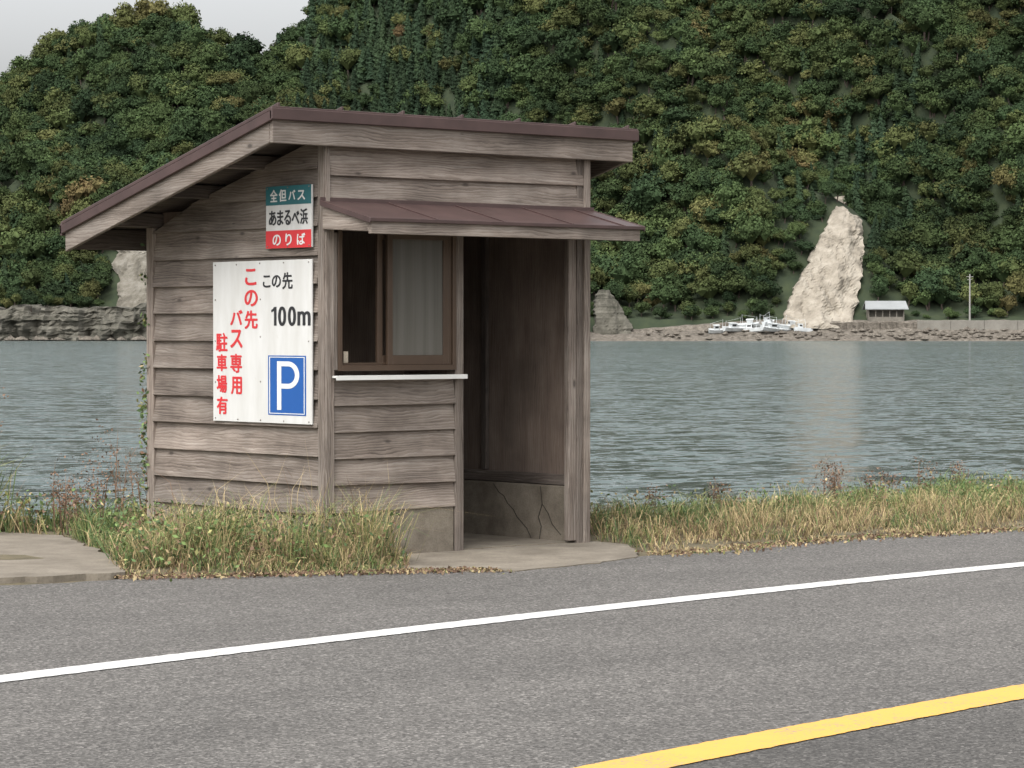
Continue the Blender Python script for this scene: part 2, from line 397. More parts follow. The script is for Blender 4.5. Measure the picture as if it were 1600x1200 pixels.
mb.hexa([(-0.015,-AW+.014,zf-0.085),(0.012,-AW+.014,zf-0.085),(0.012,0,za-0.175),(-0.015,0,za-0.175),(-0.015,-AW+.014,zf-0.014),(0.012,-AW+.014,zf-0.014),(0.012,0,za-0.014),(-0.015,0,za-0.014)],1,0.8)
mb.hexa([(2.18,-AW+.014,zf-0.085),(2.205,-AW+.014,zf-0.085),(2.205,0,za-0.13),(2.18,0,za-0.13),(2.18,-AW+.014,zf-0.014),(2.205,-AW+.014,zf-0.014),(2.205,0,za-0.014),(2.18,0,za-0.014)],1,0.8)
aw(mb,0.014,2.178,-AW+0.014,-0.002,0.014,0.026)
mb.build('awning_wood',M_wood,SH,0.003)
# window
mb=MB()
wx0,wx1,wz0,wz1=0.10,1.043,1.165,2.063
mb.box(wx0,wx0+0.03,-0.012,0.07,wz0,wz1); mb.box(wx1-0.03,wx1,-0.012,0.07,wz0,wz1)
mb.box(wx0+0.03,wx1-0.03,-0.012,0.07,wz1-0.03,wz1); mb.box(wx0+0.03,wx1-0.03,-0.014,0.07,wz0,wz0+0.035)
def sash(x0,x1,y0,y1):
    z0,z1=wz0+0.035,wz1-0.03
    mb.box(x0,x0+0.04,y0,y1,z0,z1); mb.box(x1-0.04,x1,y0,y1,z0,z1)
    mb.box(x0+0.04,x1-0.04,y0,y1,z1-0.045,z1); mb.box(x0+0.04,x1-0.04,y0,y1,z0,z0+0.06)
sash(0.495,0.985,0.0,0.024); sash(0.44,0.93,0.034,0.058)
mb.box(0.985,1.013,0.0,0.02,wz0+.035,wz1-.03)
mb.box(wx0+0.03,wx1-0.03,0.0255,0.0325,wz0+0.035,wz0+0.05)
mb.build('window_frame',M_bronze,SH,0.002)
gm,gnt,gb=newmat('window_glass',0.12); pp=objco(gnt)
cur=noi(gnt,mapping(gnt,pp,(22,22,0.6)),1.0,3,0.6)
setc(gnt,gb,mixc(gnt,rng(gnt,cur,0.3,0.7,0,1),(0.10,0.095,0.083),(0.14,0.134,0.12)))
mb=MB(); mb.box(0.535,0.945,0.010,0.014,wz0+0.095,wz1-0.075); mb.build('window_glass',gm,SH,0)
mb=MB(); mb.box(0.055,1.105,-0.045,0.0,1.122,1.136); mb.box(0.055,1.105,-0.048,-0.044,1.108,1.136); mb.build('window_sill',M_white,SH,0.001)
mb=MB(); mb.box(0.20,0.235,0.07,0.073,wz0+0.04,wz0+0.12); mb.build('paper_notice',plain('cream_paper',(0.5,0.43,0.33)),SH,0)

# ------------------------------------------------------------ signs
def text_geo(s):
    cu=bpy.data.curves.new('t','FONT'); cu.body=s; cu.size=1.0; cu.resolution_u=8
    o=bpy.data.objects.new('t',cu); col.objects.link(o)
    dg=bpy.context.evaluated_depsgraph_get(); me=bpy.data.meshes.new_from_object(o.evaluated_get(dg))
    vs=[tuple(v.co) for v in me.vertices]; fs=[tuple(p.vertices) for p in me.polygons]
    bpy.data.objects.remove(o); bpy.data.curves.remove(cu); bpy.data.meshes.remove(me)
    return vs,fs
def lettering(name,items,mat,parent,y0,z1,ku,kv,x,bu=0.8,bv=0.4,extra=()):
    # items: (string,u0,v0,u1,v1) in layout units on the sign; the stroke is thickened by
    # stacking shifted copies, each a hair (0.06 mm) proud of the last
    V=[];F=[]
    sh=[(0,0),(-bu,0),(bu,0),(0,-bv),(0,bv),(-bu*.7,-bv*.7),(bu*.7,bv*.7),(-bu*.7,bv*.7),(bu*.7,-bv*.7)]
    for s,u0,v0,u1,v1 in items:
        vs,fs=text_geo(s)
        if not vs: print('NO GLYPH',s); continue
        ax=min(v[0] for v in vs); bx=max(v[0] for v in vs); ay=min(v[1] for v in vs); by=max(v[1] for v in vs)
        for k,(du,dv) in enumerate(sh):
            o=len(V)
            for v in vs:
                u=u0+bu+(v[0]-ax)/(bx-ax)*(u1-u0-2*bu)+du; w=v1-bv-(v[1]-ay)/(by-ay)*(v1-v0-2*bv)+dv
                V.append((x-0.00006*k,y0-u*ku,z1-w*kv))
            F+=[tuple(o+i for i in f) for f in fs]
    for poly in extra:
        o=len(V); V+=[(x,y0-u*ku,z1-w*kv) for u,w in poly]; F.append(tuple(range(o,o+len(poly))))
    if V: return mkobj(name,V,F,mat,parent)
def flat(c,name,r=0.45):
    return plain(name,c,r,0,0.05,3)
K_red=flat((0.56,0.03,0.035),'sign_red'); K_blk=flat((0.018,0.018,0.02),'sign_black'); K_wht=flat((0.66,0.66,0.64),'sign_white')
K_blu=flat((0.012,0.085,0.31),'sign_blue'); K_teal=flat((0.02,0.12,0.135),'sign_teal')
m,nt,b=newmat('sign_face_white',0.5); p=objco(nt)
f=noi(nt,mapping(nt,p,(1,5,1.0)),2.0,6,0.6); f2=noi(nt,p,14,5,0.7)
c=mixc(nt,ramp(nt,f,[(0.35,0.0),(0.7,1.0)]),(0.53,0.525,0.50),(0.61,0.61,0.595))
c=mixc(nt,math_(nt,'MULTIPLY',ramp(nt,f2,[(0.64,0.0),(0.78,1.0)]),0.3),c,(0.35,0.29,0.22)); setc(nt,b,c); M_face=m
PS=empty('parking_sign'); y0,z1=1.168,1.856; ku=1.063/154; kv=1.023/252
mb=MB(); mb.box(-0.022,-0.008,y0-1.063,y0,z1-1.023,z1); mb.build('panel',M_face,PS,0.002)
lx=-0.0235
lettering('red_lettering',[('こ',52,12,70,38),('の',51,45,72,71),('先',51,77,72,106),('バ',28,76,48,100),('ス',28,107,48,136),('専',28,145,47,175),('用',29,181,47,209),
 ('駐',5,112,24,142),('車',6,146,23,173),('場',6,179,23,207),('有',6,213,24,241)],K_red,PS,y0,z1,ku,kv,lx,0.75,0.7)
lettering('black_lettering',[('こ',80,23,92,42),('の',94,23,108,42),('先',110,19,126,45)],K_blk,PS,y0,z1,ku,kv,lx,0.5,0.5)
lettering('distance_lettering',[('0',103.5,71.5,116,101.5),('0',118.5,71.5,131,101.5),('m',133,79,153,101)],K_blk,PS,y0,z1,ku,kv,lx,0.95,0.5,
 [[(97.2,72),(101.2,72),(101.2,101),(97.2,101)],[(97.2,72),(97.2,78.5),(93,80.5),(93,76.6),(95.6,75)]])
def rect(name,u0,v0,u1,v1,mat,par,y0,z1,ku,kv,x):
    return mkobj(name,[(x,y0-u0*ku,z1-v0*kv),(x,y0-u1*ku,z1-v0*kv),(x,y0-u1*ku,z1-v1*kv),(x,y0-u0*ku,z1-v1*kv)],[(0,1,2,3)],mat,par)
rect('parking_symbol_ground',88,147,146,239,K_blu,PS,y0,z1,ku,kv,lx)
for i,(a,b1,c1,d1) in enumerate(((90,149,144,150.2),(90,235.8,144,237),(90,150.2,91.2,235.8),(142.8,150.2,144,235.8))):
    rect('parking_symbol_border_%d'%i,a,b1,c1,d1,K_wht,PS,y0,z1,ku,kv,lx-0.001)
def letterP(u0,v0,u1,v1,st):
    H=(v1-v0); hb=H*0.56; V=[];F=[]
    V+=[(u0,v0),(u0+st,v0),(u0+st,v1),(u0,v1)]; F.append((0,1,2,3))
    N=20; cxu=u1-(u1-u0)*0.50; ro=(u1-cxu); ri=ro-st; cv=v0+hb/2; svt=st*1.15
    o=len(V)
    outer=[(u0+st,v0)]+[(cxu+ro*math.sin(math.pi*k/N),cv-hb/2*math.cos(math.pi*k/N)) for k in range(N+1)]+[(u0+st,v0+hb)]
    inner=[(u0+st,v0+svt)]+[(cxu+ri*math.sin(math.pi*k/N),cv-(hb/2-svt)*math.cos(math.pi*k/N)) for k in range(N+1)]+[(u0+st,v0+hb-svt)]
    n=len(outer); V+=outer+inner
    for k in range(n-1): F.append((o+k,o+k+1,o+n+k+1,o+n+k))
    return mkobj('parking_symbol',[(lx-0.001,y0-u*ku,z1-v*kv) for u,v in V],F,K_wht,PS)
letterP(102,156,136,231,6.6)
BM=plain('bolt_metal',(0.25,0.23,0.21),0.4,0.6)
def bolts(par,name,pts,x,y0,z1,ku,kv,r=0.006):
    V=[];F=[]
    for u,v in pts:
        o=len(V); cy,cz=y0-u*ku,z1-v*kv
        for k in range(8): V.append((x,cy+r*math.cos(k*math.pi/4),cz+r*math.sin(k*math.pi/4)))
        for k in range(8): V.append((x-0.004,cy+.6*r*math.cos(k*math.pi/4),cz+.6*r*math.sin(k*math.pi/4)))
        F+=[(o+k,o+(k+1)%8,o+8+(k+1)%8,o+8+k) for k in range(8)]; F.append(tuple(o+8+k for k in range(8)))
    mkobj(name,V,F,BM,par)
bolts(PS,'bolts',[(4,5),(38,5),(75,4),(112,4),(150,4),(4,60),(76,60),(4,125),(76,118),(150,125),(4,190),(76,188),(4,247),(40,248),(76,248),(112,248),(150,248)],-0.022,y0,z1,ku,kv)
BS=empty('bus_stop_sign'); y0b,z1b=0.583,2.318; kub=0.478/71; kvb=0.388/95
mb=MB(); mb.box(-0.022,-0.006,y0b-0.478,y0b,z1b-0.388,z1b); mb.build('panel',M_face,BS,0.002)
rect('teal_band',0,0,71,29,K_teal,BS,y0b,z1b,kub,kvb,lx+0.0005); rect('red_band',0,68,71,95,K_red,BS,y0b,z1b,kub,kvb,lx+0.0005)
lettering('operator_lettering',[('全',7,5,19,24),('但',21,5,33,24),('バ',36,7,47,22),('ス',50,8,62,23)],K_wht,BS,y0b,z1b,kub,kvb,lx-0.0008,0.4,0.4)
lettering('stop_name_lettering',[('あ',5,37,17,60),('ま',18,37,28,60),('る',29,37,40,60),('べ',41,39,53,59),('浜',54,36,66,60)],K_blk,BS,y0b,z1b,kub,kvb,lx-0.0008,0.55,0.5)
lettering('boarding_lettering',[('の',11,74,24,91),('り',31,73,41,91),('ば',49,73,62,91)],K_wht,BS,y0b,z1b,kub,kvb,lx-0.0008,0.4,0.4)
bolts(BS,'bolts',[(3,3),(35,3),(68,3),(3,92),(35,92),(68,92)],-0.0245,y0b,z1b,kub,kvb,0.005)

# ------------------------------------------------------------ grass
def finish_mesh(name,V,F,C,mat,parent=None):
    me=bpy.data.meshes.new(name); me.from_pydata(V.tolist(),[],F); me.update()
    a=me.attributes.new('col','FLOAT_COLOR','POINT'); cc=np.ones((len(V),4)); cc[:,:3]=C
    a.data.foreach_set('color',cc.ravel().astype(np.float32)); me.materials.append(mat)
    o=bpy.data.objects.new(name,me); col.objects.link(o)
    if parent: o.parent=parent
    return o
def blades(P,H,Wd,lean,C):
    n=len(P); ang=NP.rand(n)*2*np.pi; d=np.stack([np.cos(ang),np.sin(ang),0*ang],1)
    la=NP.rand(n)*2*np.pi; l=np.stack([np.cos(la),np.sin(la),0*la],1)*(lean*H)[:,None]
    up=np.array([0,0,1.0]); w=d*(Wd/2)[:,None]
    base=P; mid=P+l*0.30+up*(H*0.6)[:,None]; tip=P+l+up*(H*np.clip(1-0.35*lean,0.3,1))[:,None]
    V=np.empty((n,5,3)); V[:,0]=base-w; V[:,1]=base+w; V[:,2]=mid+w*0.75; V[:,3]=mid-w*0.75; V[:,4]=tip
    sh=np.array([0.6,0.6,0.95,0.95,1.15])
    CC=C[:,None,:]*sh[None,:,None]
    F=[]
    for i in range(n):
        o=5*i; F.append((o,o+1,o+2,o+3)); F.append((o+3,o+2,o+4))
    return V.reshape(-1,3),F,CC.reshape(-1,3)
def quads(P,S,C):
    n=len(P); a=NP.randn(n,3); a/=np.linalg.norm(a,axis=1)[:,None]; b_=np.cross(a,NP.randn(n,3)); b_/=np.linalg.norm(b_,axis=1)[:,None]
    V=np.empty((n,4,3)); s=S[:,None]
    V[:,0]=P-a*s; V[:,1]=P+b_*s*0.55; V[:,2]=P+a*s; V[:,3]=P-b_*s*0.55
    return V.reshape(-1,3),[(4*i,4*i+1,4*i+2,4*i+3) for i in range(n)],np.repeat(C,4,axis=0)
def merge(parts):
    Vs=[];Fs=[];Cs=[];o=0
    for V,F,C in parts:
        Vs.append(V);Cs.append(C);Fs+=[tuple(i+o for i in f) for f in F];o+=len(V)
    return np.concatenate(Vs),Fs,np.concatenate(Cs)
def pip(x,y,poly):
    c=False;n=len(poly)
    for i in range(n):
        x0,y0=poly[i];x1,y1=poly[(i+1)%n]
        if (y0>y)!=(y1>y) and x<(x1-x0)*(y-y0)/(y1-y0)+x0: c=not c
    return c
GREEN=np.array([0.13,0.195,0.055]); DGREEN=np.array([0.07,0.12,0.038]); STRAW=np.array([0.45,0.345,0.18]); BROWN=np.array([0.185,0.11,0.068]); YG=np.array([0.27,0.26,0.095])
def pickcol(n,w):
    pal=np.stack([GREEN,DGREEN,YG,STRAW,BROWN]); w=np.array(w,float); idx=(NP.rand(n,1)>np.cumsum(w/w.sum())[None,:]).sum(1).clip(0,4)
    return pal[idx]*(0.7+0.6*NP.rand(n,1))
def patch(poly,dens,hfun,wfun,lean=0.6,width=0.006):
    xs_=[p[0] for p in poly]; ys_=[p[1] for p in poly]; A=(max(xs_)-min(xs_))*(max(ys_)-min(ys_)); N=int(A*dens)
    pts=[];hs=[];cs=[]
    for _ in range(N):
        x=R.uniform(min(xs_),max(xs_)); y=R.uniform(min(ys_),max(ys_))
        if not pip(x,y,poly): continue
        nz=noise.noise(Vector((x*1.7,y*1.7,0)))+0.6*noise.noise(Vector((x*5,y*5,2)))
        if nz<-0.25 and R.random()<0.6: continue
        h=hfun(x,y,nz)*R.uniform(0.35,1.3)
        if h<=0.01: continue
        g=wfun(x,y,nz); u=R.random()
        pts.append((x,y,gz(x,y)-0.015)); hs.append(h)
        if u<g: c=GREEN*0.95 if R.random()<0.6 else (DGREEN if R.random()<0.5 else YG)
        else: c=STRAW if R.random()<0.62 else (YG if R.random()<0.4 else BROWN)
        cs.append(c*R.uniform(0.6,1.25))
    P=np.array(pts);H=np.array(hs);C=np.array(cs)
    return blades(P,H,np.full(len(P),width)*(0.6+0.8*NP.rand(len(P))),lean*(0.3+NP.rand(len(P))),C)
LP=[(-1.62,-0.22),(-1.3,-0.5),(-1.0,-0.58),(-0.7,-0.82),(-0.37,-0.93),(-0.02,-0.85),(0.28,-0.45),(0.34,0.0),(0.0,0.0),(0.0,2.2),(-0.25,2.55),(-0.85,1.15)]
def hL(x,y,nz):
    h=0.18+0.26*nz
    h+=0.13*math.exp(-((x+0.45)**2+(y-0.1)**2)/0.35)
    ed=(y-edge_y(x)); h*=min(1,0.22+ed*0.85)
    return max(0.035,h)
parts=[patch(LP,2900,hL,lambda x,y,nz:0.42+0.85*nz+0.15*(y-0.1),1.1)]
def tuft(cx,cy,n,h,spread,w,lean=0.9,width=0.004):
    P=np.stack([cx+NP.randn(n)*spread,cy+NP.randn(n)*spread,np.zeros(n)],1)
    P[:,2]=[gz(a,b_) for a,b_ in P[:,:2]]
    return blades(P,h*(0.4+0.7*NP.rand(n)),np.full(n,width),lean*(0.2+1.1*NP.rand(n)),pickcol(n,w))
for cx,cy,n,h in ((-0.05,-0.45,340,0.58),(0.12,-0.3,240,0.52),(-0.5,-0.35,240,0.46),(-0.9,-0.1,160,0.44),(-0.75,0.3,220,0.50),(-0.35,-0.6,160,0.34),(-1.15,0.1,120,0.36),(-0.2,-0.15,220,0.56),(-0.6,0.9,160,0.50),(-0.4,0.4,200,0.56)):
    parts.append(tuft(cx,cy,n,h,0.08,(4,1,3,6,1.0),1.2))
for k in range(60):
    cx,cy=R.uniform(-1.1,0.2),R.uniform(-0.55,0.4); hh=R.uniform(0.4,0.85)
    parts.append(blades(np.array([[cx,cy,0.0]]),np.array([hh]),np.array([0.005]),np.array([R.uniform(0.1,0.8)]),np.array([(STRAW if R.random()<.6 else BROWN*1.4)*0.8])))
n=2600; P=np.stack([NP.uniform(-1.5,0.15,n),NP.uniform(-0.75,1.8,n),NP.uniform(0.03,0.32,n)],1); keep=[pip(a,b_,LP) for a,b_ in P[:,:2]]; P=P[keep]
parts.append(quads(P,NP.uniform(0.010,0.022,len(P)),pickcol(len(P),(5,5,2,0.6,2.5))*0.9))
n=2600; xx=NP.uniform(-1.7,0.3,n); P=np.stack([xx,np.array([edge_y(a) for a in xx])+NP.randn(n)*0.09,np.full(n,0.012)],1)
parts.append(quads(P,NP.uniform(0.006,0.018,n),pickcol(n,(0.3,0.2,1,3,7))*0.7))
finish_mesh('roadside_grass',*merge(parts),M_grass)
RP=[(2.28,2.3),(2.28,-0.2),(2.05,-0.75),(1.75,-0.98),(2.3,-1.1),(3.6,-0.88),(5.3,-1.08),(10,-1.25),(22,-1.6),(22,3.2),(10,2.9),(7.5,2.4),(5.5,1.9),(3.6,2.0),(2.6,2.8)]
def hR(x,y,nz):
    e=y-edge_y(x); h=0.045+0.05*min(2.0,e)+0.13*nz+0.07*noise.noise(Vector((x*0.6,y*0.6,8)))
    if x<3.8: h+=0.16*max(0,1-abs(x-2.8))*min(1,max(0,e))
    return max(0.022,h)
def wR(x,y,nz):
    e=y-edge_y(x); return -0.24+0.38*e+0.9*nz+(0.10 if x>6 else 0)+(0.2 if x<3.4 else 0)
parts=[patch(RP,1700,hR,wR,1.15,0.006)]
for k in range(150):
    cx=R.uniform(2.4,13); e=R.uniform(0.15,2.6); cy=edge_y(cx)+e
    parts.append(tuft(cx,cy,55,R.uniform(0.16,0.36),0.07,(6,1,3,2,0.4) if e>1.3 else (0.7,0.3,2,7,2),1.3))
n=3000; P=np.stack([NP.uniform(2.3,13,n),NP.uniform(0.1,2.0,n),NP.uniform(0.03,0.22,n)],1)
parts.append(quads(P,NP.uniform(0.008,0.02,n),pickcol(n,(3,4,2,2,4))*0.85))
n=7000; xx=NP.uniform(1.8,14,n); P=np.stack([xx,np.array([edge_y(a) for a in xx])+NP.randn(n)*0.11,np.full(n,0.012)],1)
parts.append(quads(P,NP.uniform(0.006,0.018,n),pickcol(n,(0.5,0.2,1,4,5))*0.75))
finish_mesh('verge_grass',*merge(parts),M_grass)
QP=[(-9,3.3),(-3,3.2),(-0.6,3.1),(-0.3,2.5),(0.0,2.1),(1.6,2.1),(1.4,3.4),(0.4,4.2),(-1.5,4.9),(-9,5.2)]
parts=[patch(QP,1300,lambda x,y,nz:0.14+0.20*nz+(0.18 if x<-0.3 else 0),lambda x,y,nz:0.66+0.6*nz,0.9,0.008)]
for k in range(50):
    cx=R.uniform(-4,1.2); cy=R.uniform(3.1,4.2)-(0.6 if cx>0.3 else 0)
    parts.append(tuft(cx,cy,70,R.uniform(0.45,0.8) if cx<-0.3 else R.uniform(.2,.34),0.10,(6,2,3,1,0.3),0.9,0.008))
for k in range(9):
    parts.append(tuft(-0.45-R.random()*0.6,R.uniform(3.25,3.7),110,R.uniform(0.5,0.85),0.10,(7,3,3,1,0.3),1.0,0.008))
n=900; P=np.stack([NP.uniform(-1.5,0.6,n),NP.uniform(2.9,3.5,n),NP.uniform(0.03,0.30,n)],1)
parts.append(quads(P,NP.uniform(0.010,0.026,n),pickcol(n,(3,4,2,1,5))))
finish_mesh('bank_grass',*merge(parts),M_grass)
def weed(cx,cy,h,n=9,c=BROWN):
    ps=[]; z=gz(cx,cy)
    for k in range(n):
        hh=h*R.uniform(0.6,1.0); lx,ly=R.uniform(-.22,.22)*hh,R.uniform(-.22,.22)*hh
        ps.append(blades(np.array([[cx+R.uniform(-.06,.06),cy+R.uniform(-.06,.06),z]]),np.array([hh]),np.array([0.008]),np.array([R.uniform(0.05,0.45)]),np.array([c*R.uniform(0.6,1.1)])))
        m_=36; t=NP.uniform(0.3,1.0,m_); P=np.stack([cx+lx*t+NP.randn(m_)*0.03,cy+ly*t+NP.randn(m_)*0.03,z+hh*t],1)
        ps.append(quads(P,NP.uniform(0.006,0.014,m_),np.array([c])*NP.uniform(0.6,1.5,(m_,1))))
    return ps
parts=[]
for cx,cy,h in ((-0.56,3.3,1.05),(-0.66,3.35,0.95),(-0.5,3.6,0.7),(0.10,2.75,0.7),(0.2,2.55,0.85),(-0.1,2.9,0.55),(0.3,2.4,0.55),(-0.2,2.6,0.45),(0.45,2.35,0.5)): parts+=weed(cx,cy,h,7)
for cx,cy,h in ((2.75,1.9,0.66),(2.95,2.0,0.5),(2.6,1.8,0.5),(6.0,1.4,0.5),(6.2,1.5,0.42),(5.9,1.2,0.36),(6.9,1.6,0.35),(7.1,1.7,0.42),(4.6,1.2,0.3),(8.3,2.0,0.3),(3.9,1.2,0.3),(7.4,1.6,0.4),(6.5,1.4,0.3)): parts+=weed(cx,cy,h,5,BROWN*0.8)
finish_mesh('dry_weeds',*merge(parts),M_grass)
n=300; zz=NP.uniform(0.35,2.0,n); keep=np.array([noise.noise(Vector((0,0,a*4)))>-0.05 for a in zz]); zz=zz[keep]; n=len(zz)
P=np.stack([-0.02+NP.randn(n)*0.014,D+0.05+NP.randn(n)*0.02,zz],1)
finish_mesh('climbing_vine',*quads(P,NP.uniform(0.012,0.024,n),pickcol(n,(5,4,2,0.2,0.8))*0.85),M_grass)

# ------------------------------------------------------------ sea
WL=-1.2
mkobj('sea',[(-6000,-200+0,WL),(6000,-200,WL),(6000,6000,WL),(-6000,6000,WL)],[(0,1,2,3)],M_sea)
def bw(u,v,z=0.0): return (-10.49+0.759*u+0.652*v, -13.98-0.652*u+0.759*v, z)
V0=850
RID=[(-420,50),(-260,70),(-200,85),(-189.6,89),(-170.6,101),(-154,110),(-130,114),(-118,110),(-108,104),(-95,99),(-85,103),(-66,128),(0,152),(95,164),(190,168),(420,165)]
def hz(u,v):
    H=lerp_tab(RID,u*1050/max(v,850)); t=(v-V0-8)/192
    w_=24*noise.noise(Vector((u*0.01,v*0.01,2)))
    sp=1-2*abs(math.sin((u+w_+0.7*(v-V0))*math.pi/100))      # sharp-crested spurs
    n1=noise.noise(Vector((u*0.013+v*0.008,v*0.005,0.3))); n2=noise.noise(Vector((u*0.035+v*0.02,v*0.015,4)))
    tt=max(0,min(1,t))
    # the slope behind the rock outcrop is an even one
    g=math.exp(-((u-97)/22.0)**2)*max(0,min(1,(V0+75-v)/25.0))
    tf=tt+(0.19*sp+0.20*n1+0.08*n2)*(1-g)*4*tt*(1-tt)*0.9
    z=5+(H-5)*(max(0,tf)**0.92)
    if t>1: z-= (t-1)*60
    return z
def cliff_h(u): return 9.0+5.0*noise.noise(Vector((u*0.045,0,0)))+4*noise.noise(Vector((u*0.16,4,0)))
us=list(range(-420,421,6)); vs=list(range(848,1160,6))
V=[];F=[]
for v in vs:
    for u in us: V.append(bw(u,v,hz(u,v) if v>849 else -4))
nu=len(us)
for j in range(len(vs)-1):
    for i in range(nu-1): F.append((j*nu+i,j*nu+i+1,(j+1)*nu+i+1,(j+1)*nu+i))
mkobj('wooded_hill',V,F,M_hill,smooth=True)
def vterr(u,z):
    v=V0+1.0
    while v<1050 and hz(u,v)<z: v+=1.0
    return v
def rock_face(name,rows,mat,bulge=5,back=3,amp=2.2,nz=60,ns=34,seed=0,vfun=None,ej=1.6):
    zt=[r[0] for r in rows]; V=[];F=[]
    L=[(r[0],r[1]) for r in rows]; Rr=[(r[0],r[2]) for r in rows]
    G=[]
    for j in range(nz+1):
        z=zt[0]+(zt[-1]-zt[0])*j/nz
        a,b_=lerp_tab(L,z),lerp_tab(Rr,z)
        G.append([vfun(0,z) if vfun else vterr(a+(b_-a)*i/6,z) for i in range(7)])
    G=np.array(G)
    for _ in range(6): G=(G+np.vstack([G[:1],G[:-1]])+np.vstack([G[1:],G[-1:]]))/3
    for j in range(nz+1):
        z=zt[0]+(zt[-1]-zt[0])*j/nz
        a,b_=lerp_tab(L,z),lerp_tab(Rr,z)
        a+=ej*noise.noise(Vector((z*0.25,seed,1)))+.6*ej*noise.noise(Vector((z*0.9,seed,1))); b_+=ej*noise.noise(Vector((z*0.25,seed,7)))+.6*ej*noise.noise(Vector((z*0.9,seed,7)))
        for i in range(ns+1):
            s=i/ns; u=a+(b_-a)*s; q=(2*s-1)**2
            v=float(np.interp(s*6,range(7),G[j]))-bulge*(1-q)+(back if 0<i<ns else back+12)
            nn=noise.fractal(Vector((u*0.2,z*0.13,seed)),1.0,2.0,6)
            rd=abs(noise.noise(Vector((u*0.3+z*0.12,z*0.05,seed+3))))
            V.append(bw(u+0.4*nn,v-amp*nn-amp*1.2*rd,z+0.5*nn))
    for j in range(nz):
        for i in range(ns): k=j*(ns+1)+i; F.append((k,k+1,k+ns+2,k+ns+1))
    return mkobj(name,V,F,mat)
OUT=[(2.5,79,102),(5,81,103),(9,83,104.5),(13,84.5,106),(18,87.5,107.5),(24,91,109),(31,95.5,110),(38,100,110.5),(43,103.5,110.5),(46,106,109.5)]
rock_face('rock_outcrop',OUT,M_rock,3.5,-2,2.0,ej=1.2)
SC=[(3,-119,-106),(12,-121,-106),(22,-124,-108),(31,-125,-111)]
rock_face('rock_scar',SC,M_scar,3,-1,2.5,40,16,5)
SC2=[(-1.5,25,37),(6,24,36),(12,25,31),(14,26,29)]
rock_face('rock_scar',SC2,M_rock2,2,2,1.2,24,16,9,lambda u,z:V0-3+z*0.4)
V=[];F=[]; U=[-420+i*1.2 for i in range(368)]; nzr=22
for u in U:
    hgt=cliff_h(u)
    for j in range(nzr+1):
        t=j/nzr; z=-2.5+(hgt+2.5)*t
        st=1.6*noise.noise(Vector((u*0.03,z*1.1,2)))
        V.append(bw(u,V0-9+t*5+9*noise.noise(Vector((u*0.06,1,0)))+st+7*noise.fractal(Vector((u*0.22,z*0.10,8)),1.0,2.0,5)+(14 if j==nzr else 0),z+0.8*noise.noise(Vector((u*0.5,z,3)))))
for i in range(len(U)-1):
    for j in range(nzr): k=i*(nzr+1)+j; F.append((k,k+nzr+1,k+nzr+2,k+1))
mkobj('sea_cliff',V,F,M_rock2)
V=[];F=[]; U=[22+i*2 for i in range(200)]; prof=[(-14,-2.2),(-12,-1.4),(-10,-0.5),(-7,0.6),(-5,1.5),(-2,2.6),(0,4.6),(3,5.0),(14,5.2)]
for u in U:
    k=min(1,max(0,(u-22)/50)); 
    for j,(dv,z) in enumerate(prof):
        zz=z if z<0 else z*(0.25+0.75*k)
        V.append(bw(u,V0+dv+1.5*noise.noise(Vector((u*0.15,j,0))),zz+0.5*noise.noise(Vector((u*0.7,j*1.3,5)))))
n=len(prof)
for i in range(len(U)-1):
    for j in range(n-1): k=i*n+j; F.append((k,k+n,k+n+1,k+1))
mkobj('beach',V,F,M_beach)
V=[];F=[]
for k in range(800):
    u=R.uniform(84,330) if R.random()<0.7 else R.uniform(40,330); v=V0-R.uniform(3.5,11); r=R.uniform(0.35,1.2); z=lerp_tab([(-14,-2.2),(-10,-0.5),(-5,1.5),(-3,2.2)],v-V0)
    if k>=700: u=R.uniform(-200,-100); v=V0-R.uniform(7,13); z=-1.0; r=R.uniform(0.5,1.8)
    o=len(V)
    for (a,b_,c_) in ((1,0,0),(-1,0,0),(0,1,0),(0,-1,0),(0,0,1),(0,0,-1)):
        q=R.uniform(0.6,1.2); V.append(bw(u+a*r*q*1.3+R.uniform(-.2,.2),v+b_*r*q,z+c_*r*q*0.8+0.2))
    for f in ((0,2,4),(2,1,4),(1,3,4),(3,0,4),(2,0,5),(1,2,5),(3,1,5),(0,3,5)): F.append(tuple(o+i for i in f))
mkobj('shore_boulders',V,F,M_beach)
mc=concrete('seawall_concrete',(0.16,0.148,0.125),(0.24,0.225,0.195),sc=0.3)
def bbox(mb,u0,u1,v0,v1,z0,z1,t=None):
    mb.hexa([bw(u0,v0,z0),bw(u1,v0,z0),bw(u1,v1,z0),bw(u0,v1,z0),bw(u0,v0,z1),bw(u1,v0,z1),bw(u1,v1,z1),bw(u0,v1,z1)],0,t)
mb=MB()
u=121.0
while u<330: bbox(mb,u,u+9.9,V0-3.5,V0-2.2,0.5,4.9+R.uniform(-.05,.05)); u+=10
mb.build('seawall',mc,None,0.05)
mb=MB()
u=95.0
while u<120.8: bbox(mb,u,u+4.9,V0-3.0,V0-1.5,0.5,4.3+R.uniform(-.2,.2)); u+=5
mb.build('stone_wall',M_beach,None,0.1)
SHD=empty('boat_shed')
mw=plain('shed_timber',(0.16,0.145,0.12),0.9,0,0.3,0.5); mr=plain('shed_roof',(0.24,0.25,0.25),0.6,0,0.12,0.3); md=plain('shed_dark',(0.02,0.02,0.02))
mb=MB(); 
for k in range(6): bbox(mb,107+k*2.1,107.3+k*2.1,V0+2,V0+2.3,4.6,8.4)
bbox(mb,107,118,V0+4,V0+4.3,4.6,9.5); bbox(mb,107,107.3,V0+2.3,V0+7,4.6,8.8); bbox(mb,117.6,117.9,V0+2.3,V0+7,4.6,8.8)
